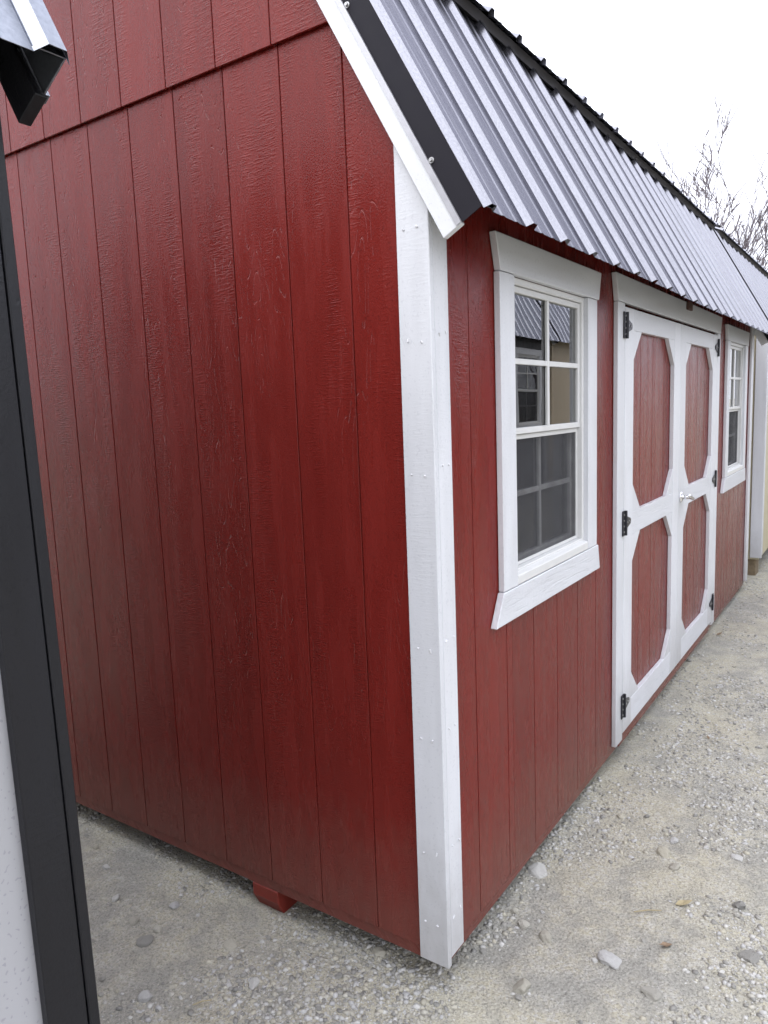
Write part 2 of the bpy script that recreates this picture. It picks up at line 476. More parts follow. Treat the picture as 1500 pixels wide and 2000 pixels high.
# ------------------------------------------------------------------ a gambrel shed
# local axes: front corner at the origin, gable wall in the plane y=0 facing -y, long wall in the plane x=0 facing +x
def build_shed(root, L, W, wall, trim, sheet, flash, h=0.0, mirror=False, windows=(), door=None,
               groove0=0.0175, grooveS=0.0057, overhang=0.168, tw=0.089, detail=True, skids=(0.665,), len1=1.00, pitch2=math.radians(25.0), rake=None, end_wall=None):
    end_wall = end_wall or wall
    PITCH2 = pitch2
    rake = rake or trim
    mb = lambda: MB(mirror)
    gz = 1.894 + h
    ux, uz = -math.cos(PITCH), math.sin(PITCH)          # up the lower slope (front side)
    nx, nz = math.sin(PITCH), math.cos(PITCH)           # out of the lower slope
    vx, vz = -math.cos(PITCH2), math.sin(PITCH2)
    mx_, mz_ = math.sin(PITCH2), math.cos(PITCH2)
    P0 = (overhang, gz)
    K = (P0[0] + ux * len1, P0[1] + uz * len1)          # knee, on the outer face
    len2 = (K[0] + W / 2) / math.cos(PITCH2)
    c1 = nx * P0[0] + nz * P0[1]
    c2 = mx_ * K[0] + mz_ * K[1]
    def under_roof(poly, inset):
        """clip (x,z) polygon to the gambrel outline, both slopes both sides"""
        for sgn in (1, -1):
            q = [(p[0] if sgn == 1 else -W - p[0], p[1]) for p in poly]
            q = clip_poly(q, nx, nz, c1 - inset)
            if len(q) > 2: q = clip_poly(q, mx_, mz_, c2 - inset)
            poly = [(p[0] if sgn == 1 else -W - p[0], p[1]) for p in q]
            if len(poly) < 3: return []
        return poly
    INS = 0.05
    JZ = 2.428 + h
    # ---- gable walls
    for which in (0, 1):
        y_of = (lambda d: -d) if which == 0 else (lambda d: L + d)      # d = outward distance
        g = mb()
        g.prism(under_roof([(-W + .002, 0.002), (-.002, 0.002), (-.002, JZ), (-W + .002, JZ)], INS + .004), 'gable', y_of(-0.03), y_of(-0.0042))
        pl = under_roof([(-W + .002, JZ - .02), (-.002, JZ - .02), (-.002, 5), (-W + .002, 5)], INS + .004)
        if len(pl) > 2: g.prism(pl, 'gable', y_of(-0.003), y_of(0.0085))
        gw = g.build('gable_wall', end_wall, root, 2)
        if which == 1 and not detail: continue
        edges = [0.0] + [groove0 + GR * k for k in range(1, 40) if groove0 + GR * k < W - 0.02] + [W]
        for a, b in zip(edges[:-1], edges[1:]):
            q = under_roof([(-b + .0018, 0), (-a - .0018, 0), (-a - .0018, JZ), (-b + .0018, JZ)], INS)
            if len(q) > 2: mb().prism(q, 'gable', y_of(-0.0065), y_of(0)).build('siding_board', end_wall, gw, 2, 0.0012)
        edges = [0.0] + [groove0 + 0.012 + GR * k for k in range(1, 40) if groove0 + GR * k < W - 0.02] + [W]
        for a, b in zip(edges[:-1], edges[1:]):
            zb = JZ - 0.03
            q = under_roof([(-b + .0018, zb), (-a - .0018, zb), (-a - .0018, 5), (-b + .0018, 5)], INS)
            if len(q) > 2: mb().prism(q, 'gable', y_of(0.0045), y_of(0.0125)).build('siding_board', end_wall, gw, 2, 0.0012)
    # ---- long walls
    ztop = (c1 - INS) / nz
    holes = [(w[0], w[1], w[2], w[3]) for w in windows]
    if door: holes.append((door['t0'], door['t1'], -1.0, door['z1']))
    def cut(a, b, z0, z1):
        """rectangles of [a,b]x[z0,z1] outside the openings"""
        rects = [(a, b, z0, z1)]
        for (h0, h1, g0, g1) in holes:
            nxt = []
            for (p, q, r, s_) in rects:
                if q <= h0 or p >= h1 or s_ <= g0 or r >= g1: nxt.append((p, q, r, s_)); continue
                if p < h0: nxt.append((p, h0, r, s_))
                if q > h1: nxt.append((h1, q, r, s_))
                p2, q2 = max(p, h0), min(q, h1)
                if r < g0: nxt.append((p2, q2, r, g0))
                if s_ > g1: nxt.append((p2, q2, g1, s_))
            rects = nxt
        return rects
    g = mb()
    for (a, b, r, s_) in cut(0.031, L - .031, 0.002, ztop): g.box(-0.03, -0.0042, a, b, r, s_)
    sw = g.build('side_wall', wall, root, 2)
    edges = [0.0] + [grooveS + GR * k for k in range(1, 60) if grooveS + GR * k < L - 0.02] + [L]
    for a, b in zip(edges[:-1], edges[1:]):
        for (p, q, r, s_) in cut(a + .0018, b - .0018, 0.0, ztop):
            if q - p < 0.004 or s_ - r < 0.01: continue
            mb().box(-0.0065, 0, p, q, r, s_).build('siding_board', wall, sw, 2, 0.0012)
    g = mb().box(-W, -W + .03, 0.031, L - .031, 0.002, ztop)
    g.build('rear_wall', wall, root, 2)
    # ---- floor, rim joists, skids
    mb().box(-W + .035, -.035, .035, L - .035, -0.03, 0.03).build('floor', DARKWOOD, root)
    g = mb()
    for (x0, x1, y0, y1) in ((-.034, -.004, .004, L - .004), (-W + .004, -W + .034, .004, L - .004), (-W + .036, -.036, .004, .034), (-W + .036, -.036, L - .034, L - .004)):
        g.box(x0, x1, y0, y1, -0.034, 0.0)
    g.build('rim_joist', wall, root)
    for s_ in skids:
        for sx in (s_, W - s_):
            prof = [(0.002, -0.035), (L - .002, -0.035), (L - .002, -0.07), (L - .03, -0.13), (0.03, -0.13), (0.002, -0.075)]
            mb().prism(prof, 'side', -sx - .055, -sx + .055).build('skid', REDBLOCK if wall is RED else RAWWOOD, root, None, 0.003)
    # ---- corner boards
    for yy in (0, 1):
        yo = (lambda d: -d) if yy == 0 else (lambda d: L + d)
        for sx in (0, 1):
            xs = [(-(tw - .02), 0.02)] if sx == 0 else [(-W - .02, -W + tw - .02)]
            for (x0, x1) in xs:
                q = [(x0, -0.016), (x1, -0.016), (x1, 4), (x0, 4)]
                inset = 0.055
                if sx == 0: q = clip_poly(q, nx, nz, c1 - inset)
                else:
                    q = [(-W - p[0], p[1]) for p in q]; q = clip_poly(q, nx, nz, c1 - inset); q = [(-W - p[0], p[1]) for p in q]
                mb().prism(q, 'gable', yo(0.0015), yo(0.019)).build('corner_board', trim, root, 2, 0.0018)
            za = 0.004
            y0, y1 = (0.0005, tw - .019) if yy == 0 else (L - tw + .019, L - 0.0005)
            xx = (0.0015, 0.0185) if sx == 0 else (-W - .0185, -W - .0015)
            mb().box(xx[0], xx[1], y0, y1, za, ztop - .045).build('corner_board', trim, root, 2, 0.0018)
    # ---- rake boards and flashing
    def run(p, d, n, length, n0, n1, y0, y1, s0=0.0, rear=False):
        """box along a slope: from point p along d, between offsets n0..n1 along the normal"""
        q = [(p[0] + d[0] * s0 + n[0] * n0, p[1] + d[1] * s0 + n[1] * n0), (p[0] + d[0] * length + n[0] * n0, p[1] + d[1] * length + n[1] * n0),
             (p[0] + d[0] * length + n[0] * n1, p[1] + d[1] * length + n[1] * n1), (p[0] + d[0] * s0 + n[0] * n1, p[1] + d[1] * s0 + n[1] * n1)]
        if rear: q = [(-W - a, b) for a, b in q]
        return q
    for end in (0, 1):
        yo = (lambda d: -d) if end == 0 else (lambda d: L + d)
        for rear in (False, True):
            for (p, d, n, ln) in ((P0, (ux, uz), (nx, nz), len1 - .02), (K, (vx, vz), (mx_, mz_), len2)):
                la = (d[0] * (-1 if rear else 1), 0, d[1])
                q = run(p, d, n, ln, -0.112, -0.060, 0, 0, 0.0, rear)
                mb().prism(q, 'gable', yo(0.020), yo(0.038)).build('rake_board', rake, root, la, 0.0012)
                f = mb()
                f.prism(run(p, d, n, ln, -0.058, -0.001, 0, 0, 0.002, rear), 'gable', yo(0.0315), yo(0.034), 0)
                f.prism(run(p, d, n, ln, -0.072, -0.058, 0, 0, 0.002, rear), 'gable', yo(0.0385), yo(0.0405), 1)
                f.prism(run(p, d, n, ln, -0.0595, -0.058, 0, 0, 0.002, rear), 'gable', yo(0.0345), yo(0.0380), 1)
                f.prism(run(p, d, n, ln, 0.0, 0.0015, 0, 0, 0.002, rear), 'gable', yo(-0.012), yo(0.034), 2)
                rf = f.build('rake_flashing', [flash, FLASH_LIP if flash is FLASH else sheet, sheet], root, la)
                if not detail or rear: continue
                s_ = 0.165
                while s_ < ln:
                    c = (p[0] + d[0] * s_ + n[0] * -0.052, p[1] + d[1] * s_ + n[1] * -0.052)
                    sc = mb().tube((c[0], yo(0.034), c[1]), (c[0], yo(0.036), c[1]), 0.007, None, 10)
                    sc.tube((c[0], yo(0.036), c[1]), (c[0], yo(0.041), c[1]), 0.0045, 0.004, 6)
                    sc.build('screw', ZINC, rf)
                    s_ += 0.445
    # ---- roof
    g = mb()
    for rear in (False, True):
        g.prism(run(P0, (ux, uz), (nx, nz), len1, -0.030, -0.010, 0, 0, 0.16, rear), 'gable', 0.0, L)
        g.prism(run(K, (vx, vz), (mx_, mz_), len2 - .02, -0.030, -0.010, 0, 0, 0.03, rear), 'gable', 0.0, L)
    roof = g.build('roof', DARKWOOD, root)
    RP = 0.2286
    prof = []
    for k in range(4):
        o = k * RP
        prof += [(o - .024, 0), (o - .012, .0165), (o + .012, .0165), (o + .024, 0)]
        for mr in (.076, .152):
            prof += [(o + mr - .012, 0), (o + mr - .005, .0016), (o + mr + .005, .0016), (o + mr + .012, 0)]
    prof += [(4 * RP - .024, 0), (4 * RP - .012, .017), (4 * RP + .010, .017)]
    y = -0.012
    idx = 0
    while y < L + 0.03:
        for rear in (False, True):
            for (p, d, n, s0, s1, up) in ((P0, (ux, uz), (nx, nz), -0.006, len1 + .03, 0.0), (K, (vx, vz), (mx_, mz_), -0.062, len2, 0.024)):
                if rear and not detail: continue
                m = mb()
                off = up + (idx % 2) * 0.0012
                pts = [(min(y + a, L + .033), b + off) for a, b in prof]
                vs, fs = [], []
                nn = len(pts)
                for (sv, tk) in ((s0, 0), (s1, 0), (s0, -.0009), (s1, -.0009)):
                    for (a, b) in pts:
                        jit = 0.003 * math.sin(idx * 2.1) if sv == s0 else 0.0
                        xx = p[0] + d[0] * (sv + jit) + n[0] * (b + tk); zz = p[1] + d[1] * (sv + jit) + n[1] * (b + tk)
                        vs.append((-W - xx if rear else xx, a, zz))
                for i in range(nn - 1):
                    fs += [(i, i + 1, nn + i + 1, nn + i), (2 * nn + i, 3 * nn + i, 3 * nn + i + 1, 2 * nn + i + 1),
                           (i, 2 * nn + i, 2 * nn + i + 1, i + 1), (nn + i, nn + i + 1, 3 * nn + i + 1, 3 * nn + i)]
                fs += [(0, nn, 3 * nn, 2 * nn), (nn - 1, 3 * nn - 1, 4 * nn - 1, 2 * nn - 1)]
                m.add(vs, fs)
                la = (d[0] * (-1 if rear else 1), 0, d[1])
                m.build('roof_panel', sheet, roof, la)
        y += 4 * RP
        idx += 1
    # closure board under the overhanging upper sheets, ridge cap
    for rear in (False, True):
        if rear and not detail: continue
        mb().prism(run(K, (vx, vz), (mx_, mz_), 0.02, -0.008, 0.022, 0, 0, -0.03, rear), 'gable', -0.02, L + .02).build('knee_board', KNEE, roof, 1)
    rz_ = K[1] + vz * len2 + mz_ * 0.026
    mb().prism([(-W / 2 - .14, rz_ - .045), (-W / 2, rz_ + .025), (-W / 2 + .14, rz_ - .045), (-W / 2 + .14, rz_ - .043), (-W / 2, rz_ + .028), (-W / 2 - .14, rz_ - .043)], 'gable', -0.03, L + .03).build('ridge_cap', sheet, roof, 1)
    # ---- windows
    for w in windows:
        build_window(root, mb, w, trim)
    if door: build_door(root, mb, door, wall, trim)

def build_window(root, mb, w, trim):
    t0, t1, z0, z1, full = w
    # vinyl frame in the opening
    F = 0.020
    g = mb()
    g.box(-0.07, 0.004, t0, t0 + F, z0, z1); g.box(-0.07, 0.004, t1 - F, t1, z0, z1)
    g.box(-0.07, 0.004, t0 + F, t1 - F, z0, z0 + F); g.box(-0.07, 0.004, t0 + F, t1 - F, z1 - F, z1)
    win = g.build('window', VINYL, root, 2, 0.002)
    # casing: two side boards, a head and a sill with splayed ends
    B = 0.092
    gw = WHITE_GRAIN if trim is WHITE else trim
    o0, o1 = t0 - B, t1 + B
    mb().box(0.0015, 0.021, o0, t0 + .004, z0 - .022, z1 - .001).build('casing_board', trim, win, 2, 0.0018)
    mb().box(0.0015, 0.021, t1 - .004, o1, z0 - .022, z1 - .001).build('casing_board', trim, win, 2, 0.0018)
    mb().prism([(o0 + .004, z1 + .001), (o1 + .02, z1 + .001), (o1 + .045, z1 + .100), (o0 - .024, z1 + .100)], 'side', 0.0015, 0.022).build('head_board', trim, win, 1, 0.0018)
    mb().prism([(o0 - .058, z0 - .118), (o1 + .034, z0 - .118), (o1 + .014, z0 - .024), (o0 - .006, z0 - .024)], 'side', 0.0015, 0.0225).build('sill_board', gw, win, 1, 0.0018)
    if not full: 
        mb().box(-0.034, -0.030, t0 + F, t1 - F, z0 + F, z1 - F).build('pane', GLASS, win)
        return
    zm = z0 + (z1 - z0) * 0.495
    a, b = t0 + F, t1 - F
    S = 0.019
    def sash(x0, x1, r0, r1, pane_x, mun):
        g = mb()
        g.box(x0, x1, a + .001, a + S, r0, r1); g.box(x0, x1, b - S, b - .001, r0, r1)
        g.box(x0, x1, a + S, b - S, r0, r0 + S); g.box(x0, x1, a + S, b - S, r1 - S, r1)
        g.build('sash', VINYL, win, 2, 0.002)
        mb().box(pane_x - .002, pane_x + .002, a + S - .004, b - S + .004, r0 + S - .004, r1 - S + .004).build('pane', GLASS, win)
        tm, rm = (a + b) / 2, (r0 + r1) / 2
        mb().box(mun, mun + .010, tm - .0085, tm + .0085, r0 + S, r1 - S).build('muntin', VINYL, win, 2, 0.0015)
        mb().box(mun + .0005, mun + .0095, a + S, tm - .009, rm - .0085, rm + .0085).build('muntin', VINYL, win, 1, 0.0015)
        mb().box(mun + .0005, mun + .0095, tm + .009, b - S, rm - .0085, rm + .0085).build('muntin', VINYL, win, 1, 0.0015)
    sash(-0.026, -0.004, zm - .010, z1 - F - .001, -0.016, -0.0135)
    sash(-0.058, -0.034, z0 + F + .001, zm + .018, -0.048, -0.0455)
    # insect screen in its own thin frame before the lower sash
    mb().box(-0.0195, -0.0185, a + .008, b - .008, z0 + F + .008, zm - .018).build('insect_screen', SCREEN, win)
    g = mb()
    g.box(-0.024, -0.014, a + .001, a + .010, z0 + F + .001, zm - .012); g.box(-0.024, -0.014, b - .010, b - .001, z0 + F + .001, zm - .012)
    g.box(-0.024, -0.014, a + .010, b - .010, z0 + F + .001, z0 + F + .011); g.box(-0.024, -0.014, a + .010, b - .010, zm - .026, zm - .0115)
    g.build('screen_frame', VINYL, win, 2, 0.001)
    # sloped vinyl ledge at the foot
    mb().prism([(-0.012, z0 + F), (0.0205, z0 + .006), (0.0205, z0 - .021), (-0.012, z0 - .021)], 'gable', t0 + .006, t1 - .006).build('ledge', VINYL, win, 1, 0.0015)

def hinge(mb, door_o, t, z, sgn):
    """black butt plate on the casing, tapered strap on the door"""
    x = 0.0225
    g = mb()
    g.box(x, x + .004, t - sgn * .030 if sgn > 0 else t, t if sgn > 0 else t + .030, z - .052, z + .052, 0)
    g.tube((x + .006, t + sgn * .003, z - .052), (x + .006, t + sgn * .003, z + .052), 0.006, None, 8, 0)
    q = [(t + sgn * .009, z - .03), (t + sgn * .078, z - .011), (t + sgn * .084, z), (t + sgn * .078, z + .011), (t + sgn * .009, z + .03)]
    g.prism(q, 'side', x, x + .004, 1)
    for dz in (-.036, -.012, .012, .036): g.tube((x + .004, t - sgn * .017, z + dz), (x + .0065, t - sgn * .017, z + dz), .004, None, 6, 2)
    for dt in (.028, .058): g.tube((x + .004, t + sgn * dt, z), (x + .007, t + sgn * dt, z), .0045, None, 6, 2)
    g.build('hinge', [IRON, IRON if random.random() < .5 else HINGE_GREY, ZINC], door_o)

HINGE_GREY = mat_plain('worn_hinge_metal', (0.13, 0.13, 0.13), 0.5, 0.5)

def build_door(root, mb, D, wall, trim):
    t0, t1, z0, z1 = D['t0'], D['t1'], 0.032, D['z1']
    gw = WHITE_GRAIN
    # casing
    mb().box(0.0015, 0.0205, t0 - .092, t0 - .002, 0.005, z1 - .001).build('door_casing', trim, root, 2, 0.0018)
    mb().box(0.0015, 0.0205, t1 + .002, t1 + .092, 0.005, z1 - .001).build('door_casing', trim, root, 2, 0.0018)
    mb().prism([(t0 - .092, z1 + .001), (t1 + .092, z1 + .001), (t1 + .122, z1 + .105), (t0 - .122, z1 + .105)], 'side', 0.0015, 0.022).build('door_header', trim, root, 1, 0.0018)
    mb().box(0.0225, 0.036, 2.575, 2.665, z1 + .065, z1 + .103).build('header_block', BROWN, root, 1, 0.002)
    mb().box(-0.05, 0.006, t0, t1, -0.032, 0.024).build('threshold', wall, root, 1, 0.002)
    mid = (t0 + t1) / 2
    for (a, b, sgn) in ((t0 + .003, mid - .002, 1), (mid + .002, t1 - .003, -1)):
        zt = z1 - .014
        d = mb().box(-0.030, -0.008, a, b, z0, zt).build('door', wall, root, 2)
        # red planks behind the frame
        e = a
        edges = [a] + [a + .1 + GR * k for k in range(0, 6) if a + .1 + GR * k < b - .03] + [b]
        for p, q in zip(edges[:-1], edges[1:]):
            mb().box(-0.0085, -0.001, p + .002, q - .002, z0 + .001, zt - .001).build('plank', wall, d, 2, 0.001)
        X0, X1 = 0.0, 0.0205
        SW = 0.122
        rails = [(z0, 0.150), (0.890, 0.988), (1.750, zt)]
        mb().box(X0, X1, a, a + SW, z0, zt).build('stile', trim, d, 2, 0.0012)
        mb().box(X0, X1, b - SW, b, z0, zt).build('stile', trim, d, 2, 0.0012)
        for (r0, r1) in rails:
            mb().box(X0, X1 - .0006, a + SW + .0006, b - SW - .0006, r0, r1).build('rail', gw if r1 < 1.2 else trim, d, 1, 0.0010)
        G = 0.122
        for (r0, r1) in ((0.150, 0.890), (0.988, 1.750)):
            for (c, dx) in ((a + SW + .0006, 1), (b - SW - .0006, -1)):
                for (zc, dz) in ((r0 + .0006, 1), (r1 - .0006, -1)):
                    q = [(c, zc), (c + dx * G, zc), (c, zc + dz * G)]
                    mb().prism(q, 'side', X0, X1 - .0012).build('gusset', trim, d, 2, 0.0008)
        ht = a - .002 if sgn > 0 else b + .002
        for z in (1.762, 0.957, 0.160): hinge(mb, d, ht, z, sgn)
        if sgn < 0:
            t, z = a + .050, 0.948
            g = mb()
            g.tube((0.0205, t, z), (0.028, t, z), 0.030, 0.026, 16)
            g.tube((0.027, t, z), (0.072, t, z), 0.012, 0.010, 12)
            g.tube((0.072, t - .058, z + .016), (0.072, t, z), 0.007, 0.012, 10); g.tube((0.072, t, z), (0.072, t + .058, z - .016), 0.012, 0.007, 10)
            g.build('handle', CHROME, d, smooth=True)

# ------------------------------------------------------------------ ground
def gheight(x, y):
    v = -0.112 + 0.02 * mnoise.noise((x * 0.55, y * 0.55, 3.1)) + 0.012 * mnoise.noise((x * 2.3, y * 2.3, 7.7)) \
        + 0.004 * mnoise.noise((x * 8.0, y * 8.0, 1.3)) + 0.0025 * mnoise.noise((x * 24.0, y * 24.0, 5.0))
    v += 0.045 * max(0.0, min(1.0, (y - 1.0) / 5.0)) * max(0.0, min(1.0, (x + 0.6) / 0.5))
    return v

def axis(lo, hi, step, far):
    a = list(np.arange(lo, hi + 1e-6, step))
    s, q = step, lo
    left = []
    while q > -far:
        s *= 1.35; q -= s; left.append(q)
    s, q = step, hi
    right = []
    while q < far:
        s *= 1.35; q += s; right.append(q)
    return left[::-1] + a + right
ax, ay = axis(-2.2, 3.4, 0.028, 600), axis(-1.6, 6.5, 0.028, 600)
gv = []
for yv in ay:
    for xv in ax:
        gv.append((xv, yv, gheight(xv, yv)))
nxg = len(ax)
gf = [(j * nxg + i, j * nxg + i + 1, (j + 1) * nxg + i + 1, (j + 1) * nxg + i) for j in range(len(ay) - 1) for i in range(nxg - 1)]
gme = bpy.data.meshes.new('ground')
gme.from_pydata(gv, [], gf)
gme.materials.append(GROUND)
gme.polygons.foreach_set('use_smooth', [True] * len(gf))
ground = bpy.data.objects.new('ground', gme)
COL.objects.link(ground)
tag(ground, 'pale grey gravel and tan dirt yard', kind='structure')

# ------------------------------------------------------------------ sheds
red = empty('storage_shed', (0, 0, 0))
tag(red, 'dark red lofted barn shed with white trim, two windows and double doors', 'shed')
build_shed(red, 4.877, 3.05, RED, WHITE, GALV, FLASH, rake=RAKE,
           windows=((0.450, 1.082, 0.947, 1.828, True), (3.885, 4.515, 0.947, 1.828, True)),
           door=dict(t0=1.520, t1=3.438, z1=1.850))
# nail heads in the corner boards of the red shed
nh = MB()
for z in (0.10, 0.30, 0.62, 0.86, 1.30, 1.62, 1.88):
    for x in (-0.045, -0.008): nh.tube((x + random.uniform(-.006, .006), -0.0188, z + random.uniform(-.01, .01)), (x, -0.0212, z), 0.0027, 0.0022, 6)
    for y in (0.018, 0.052): nh.tube((0.0183, y + random.uniform(-.006, .006), z + .02 + random.uniform(-.01, .01)), (0.0207, y, z + .02), 0.0027, 0.0022, 6)
tag(nh.build('nail_heads', NAIL, red), kind='stuff')

nb = empty('storage_shed', (-0.083, -0.978, 0.018))
tag(nb, 'pale grey shed with black corner trim at the left edge of the picture', 'shed')
build_shed(nb, 4.877, 2.44, GREY, BLACK, PALE, PALE, mirror=True, overhang=0.155, skids=(0.5,), tw=0.082, len1=0.42, pitch2=math.radians(9))  # low roof and narrow width, unseen, shaped to let sky reach the red gable
nb.rotation_euler = (0, -0.017, 0)

far = empty('storage_shed', (0.045, 5.32, 0.115))
tag(far, 'cream shed with white corner boards beyond the red shed', 'shed')
build_shed(far, 4.877, 3.05, CREAM, WHITE, GALV, WHITE, windows=((0.62, 1.25, 0.947, 1.806, False),), detail=False, len1=0.93, overhang=0.045)
g = MB().box(-0.19, -0.03, 0.05, 0.22, -0.22, -0.036)
g.build('support_block', RAWWOOD, far, None, 0.004)

opp = empty('storage_shed', (3.95, 10.70, 0.0), math.pi)
tag(opp, 'charcoal shed with ribbed metal roof, mirrored in the near window of the red shed', 'shed')
build_shed(opp, 7.3, 3.05, CHARCOAL, WHITE, BRIGHT, FLASH, h=0.60, windows=((0.35, 1.30, 1.15, 2.25, True),), detail=False)
opp2 = empty('storage_shed', (3.95, 15.70, 0.0), math.pi)
tag(opp2, 'beige shed beside the charcoal one, mirrored in the near window of the red shed', 'shed')
build_shed(opp2, 4.877, 3.05, BEIGE, BEIGE, BRIGHT, FLASH, h=0.60, detail=False)

# ------------------------------------------------------------------ stones
def rock_mesh(name, seed, flat=0.65):
    r = random.Random(seed)
    bm = bmesh.new()
    bmesh.ops.create_icosphere(bm, subdivisions=3, radius=1.0)
    sx, sy = r.uniform(0.8, 1.25), r.uniform(0.7, 1.0)
    planes = []
    for _ in range(9):
        d = Vector((r.gauss(0, 1), r.gauss(0, 1), r.gauss(0, 1))).normalized()
        planes.append((d, r.uniform(0.6, 0.85)))
    for v in bm.verts:
        c = v.co.copy()
        for d, k in planes:
            e = c.dot(d)
            if e > k: c -= d * (e - k) * 0.9
        c *= 1 + 0.14 * mnoise.noise(c * 2.2 + Vector((seed, 0, 0))) + 0.06 * mnoise.noise(c * 6.0 + Vector((0, seed, 0)))
        v.co = Vector((c.x * sx, c.y * sy, c.z * flat))
    me = bpy.data.meshes.new(name)
    bm.to_mesh(me); bm.free()
    me.materials.append(STONE)
    return me
ROCKS = [rock_mesh('stone', i + 1, 0.5 + 0.07 * (i % 5)) for i in range(8)]

def ground_px(px, py):
    """point of the yard seen along a given direction of the survey photograph"""
    d = Vector(FWD) * 1449.17 + Vector(RIGHT) * (px - 750) + Vector(DOWN) * (py - 1000)
    z = -0.112
    for _ in range(4):
        t = (z - CAM[2]) / d.z
        x, y = CAM[0] + d.x * t, CAM[1] + d.y * t
        z = gheight(x, y)
    return x, y, z

named = [
    (283, 1838, .030, 'round pale stone on the gravel beside the black corner trim'),
    (450, 1846, .022, 'flattish pale stone in the dirt below the red skid end'),
    (340, 1770, .020, 'light stone between the black trim and the red skid end'),
    (187, 1655, .016, 'small white stone in the shadow behind the black trim'),
    (1297, 1667, .027, 'whitish lumpy stone on the gravel right of the red wall'),
    (1192, 1876, .033, 'tan block-shaped stone at the bottom of the picture'),
    (1463, 1872, .034, 'smooth grey stone near the bottom right corner'),
    (1272, 1942, .027, 'flat white stone beside a dent in the dirt at the bottom'),
    (1215, 1595, .021, 'dark grey stone out in the driveway near the double doors'),
    (1050, 1700, .034, 'half-buried dusty stone against the foot of the red side wall'),
    (1022, 1808, .024, 'grey stone right of the white corner board foot'),
    (1065, 1830, .027, 'pale oval stone, the further right of two near the corner foot'),
    (1020, 1930, .026, 'bluish grey flat stone below the white corner board'),
    (1440, 1676, .019, 'pale flat stone at the right edge of the picture'),
    (740, 1862, .025, 'dusty stone under the bottom edge of the red gable wall'),
]
for i, (px, py, r, lab) in enumerate(named):
    x, y, z = ground_px(px, py)
    o = bpy.data.objects.new('stone', ROCKS[i % len(ROCKS)])
    COL.objects.link(o)
    o.location = (x, y, z + r * 0.02)
    o.scale = (r, r, r); o.rotation_euler = (random.uniform(-.2, .2), random.uniform(-.2, .2), random.uniform(0, 6.28))
    tag(o, lab, 'stone', 'larger loose stones on the yard')
# smaller stones that can still be told apart: pieces of the ground
def blocked(x, y):
    return x < -0.02 and (y > -0.02 or y < -1.0)
n = 0
while n < 290:
    d = 1.2 + 4.2 * rng.random() ** 1.3
    a = rng.uniform(-1.25, 0.45)
    x, y = CAM[0] + d * math.sin(a), CAM[1] + d * math.cos(a)
    if blocked(x, y) : continue
    r = float(0.007 + 0.014 * rng.random() ** 2.2)
    o = bpy.data.objects.new('stone', ROCKS[n % len(ROCKS)])
    COL.objects.link(o)
    o.parent = ground
    o.location = (x, y, gheight(x, y) + r * 0.15)
    o.scale = (r, r, r); o.rotation_euler = (rng.uniform(-.4, .4), rng.uniform(-.4, .4), rng.uniform(0, 6.28))
    n += 1

# crushed stone too small to count
def pebbles(name, count, r0, r1, power, seed, near, small=False):
    R = np.random.default_rng(seed)
    bm = bmesh.new(); bmesh.ops.create_icosphere(bm, subdivisions=1, radius=1.0)
    base = np.array([v.co[:] for v in bm.verts]); bm.faces.ensure_lookup_table()
    tri = np.array([[v.index for v in f.verts] for f in bm.faces]); bm.free()
    if small:
        base = np.array([(1, 0, 0), (0, 1, 0), (-1, 0, 0), (0, -1, 0), (0, 0, 1), (0, 0, -1)], float)
        tri = np.array([(0, 1, 4), (1, 2, 4), (2, 3, 4), (3, 0, 4)])       # the buried half is left off
    NB = len(base)
    P = []
    while len(P) < count:
        d = near[0] + (near[1] - near[0]) * R.random() ** near[2]
        a = R.uniform(near[3], near[4])
        x, y = CAM[0] + d * math.sin(a), CAM[1] + d * math.cos(a)
        if x < -0.45 and (y > 0.3 or y < -1.3): continue
        k = mnoise.noise((x * 1.7, y * 1.7, 9.0)) + 0.6 * mnoise.noise((x * 5, y * 5, 2.0))
        if R.random() > 0.42 + 1.7 * k: continue
        P.append((x, y, gheight(x, y)))
    P = np.array(P)
    rad = r0 + (r1 - r0) * R.random(count) ** power
    vs = np.empty((count, NB, 3))
    ang = R.uniform(0, 2 * np.pi, count); ca, sa = np.cos(ang), np.sin(ang)
    jit = R.uniform(0.62, 1.2, (count, NB, 1))
    q = base[None] * jit * np.stack([R.uniform(.8, 1.3, count), R.uniform(.6, 1.0, count), R.uniform(.4, .75, count)], 1)[:, None, :]
    vs[..., 0] = q[..., 0] * ca[:, None] - q[..., 1] * sa[:, None]
    vs[..., 1] = q[..., 0] * sa[:, None] + q[..., 1] * ca[:, None]
    vs[..., 2] = q[..., 2]
    vs = vs * rad[:, None, None] + P[:, None, :]
    fs = tri[None] + (np.arange(count) * NB)[:, None, None]
    me = bpy.data.meshes.new(name)
    nv, nf = count * NB, count * len(tri)
    me.vertices.add(nv); me.vertices.foreach_set('co', vs.reshape(-1))
    me.loops.add(nf * 3); me.loops.foreach_set('vertex_index', fs.reshape(-1).astype(np.int32))
    me.polygons.add(nf); me.polygons.foreach_set('loop_start', np.arange(0, nf * 3, 3, dtype=np.int32))
    me.polygons.foreach_set('loop_total', np.full(nf, 3, dtype=np.int32))
    at = me.attributes.new('tone', 'FLOAT', 'POINT')
    at.data.foreach_set('value', np.repeat(R.random(count), NB).astype(np.float32))
    me.update(); me.validate()
    me.materials.append(STONE)
    o = bpy.data.objects.new(name, me); COL.objects.link(o)
    return o
pb = pebbles('gravel', 72000, 0.0035, 0.0120, 2.0, 5, (0.9, 9.5, 1.2, -1.3, 0.6))
tag(pb, 'loose crushed stone scattered over the dirt yard', 'gravel', kind='stuff')
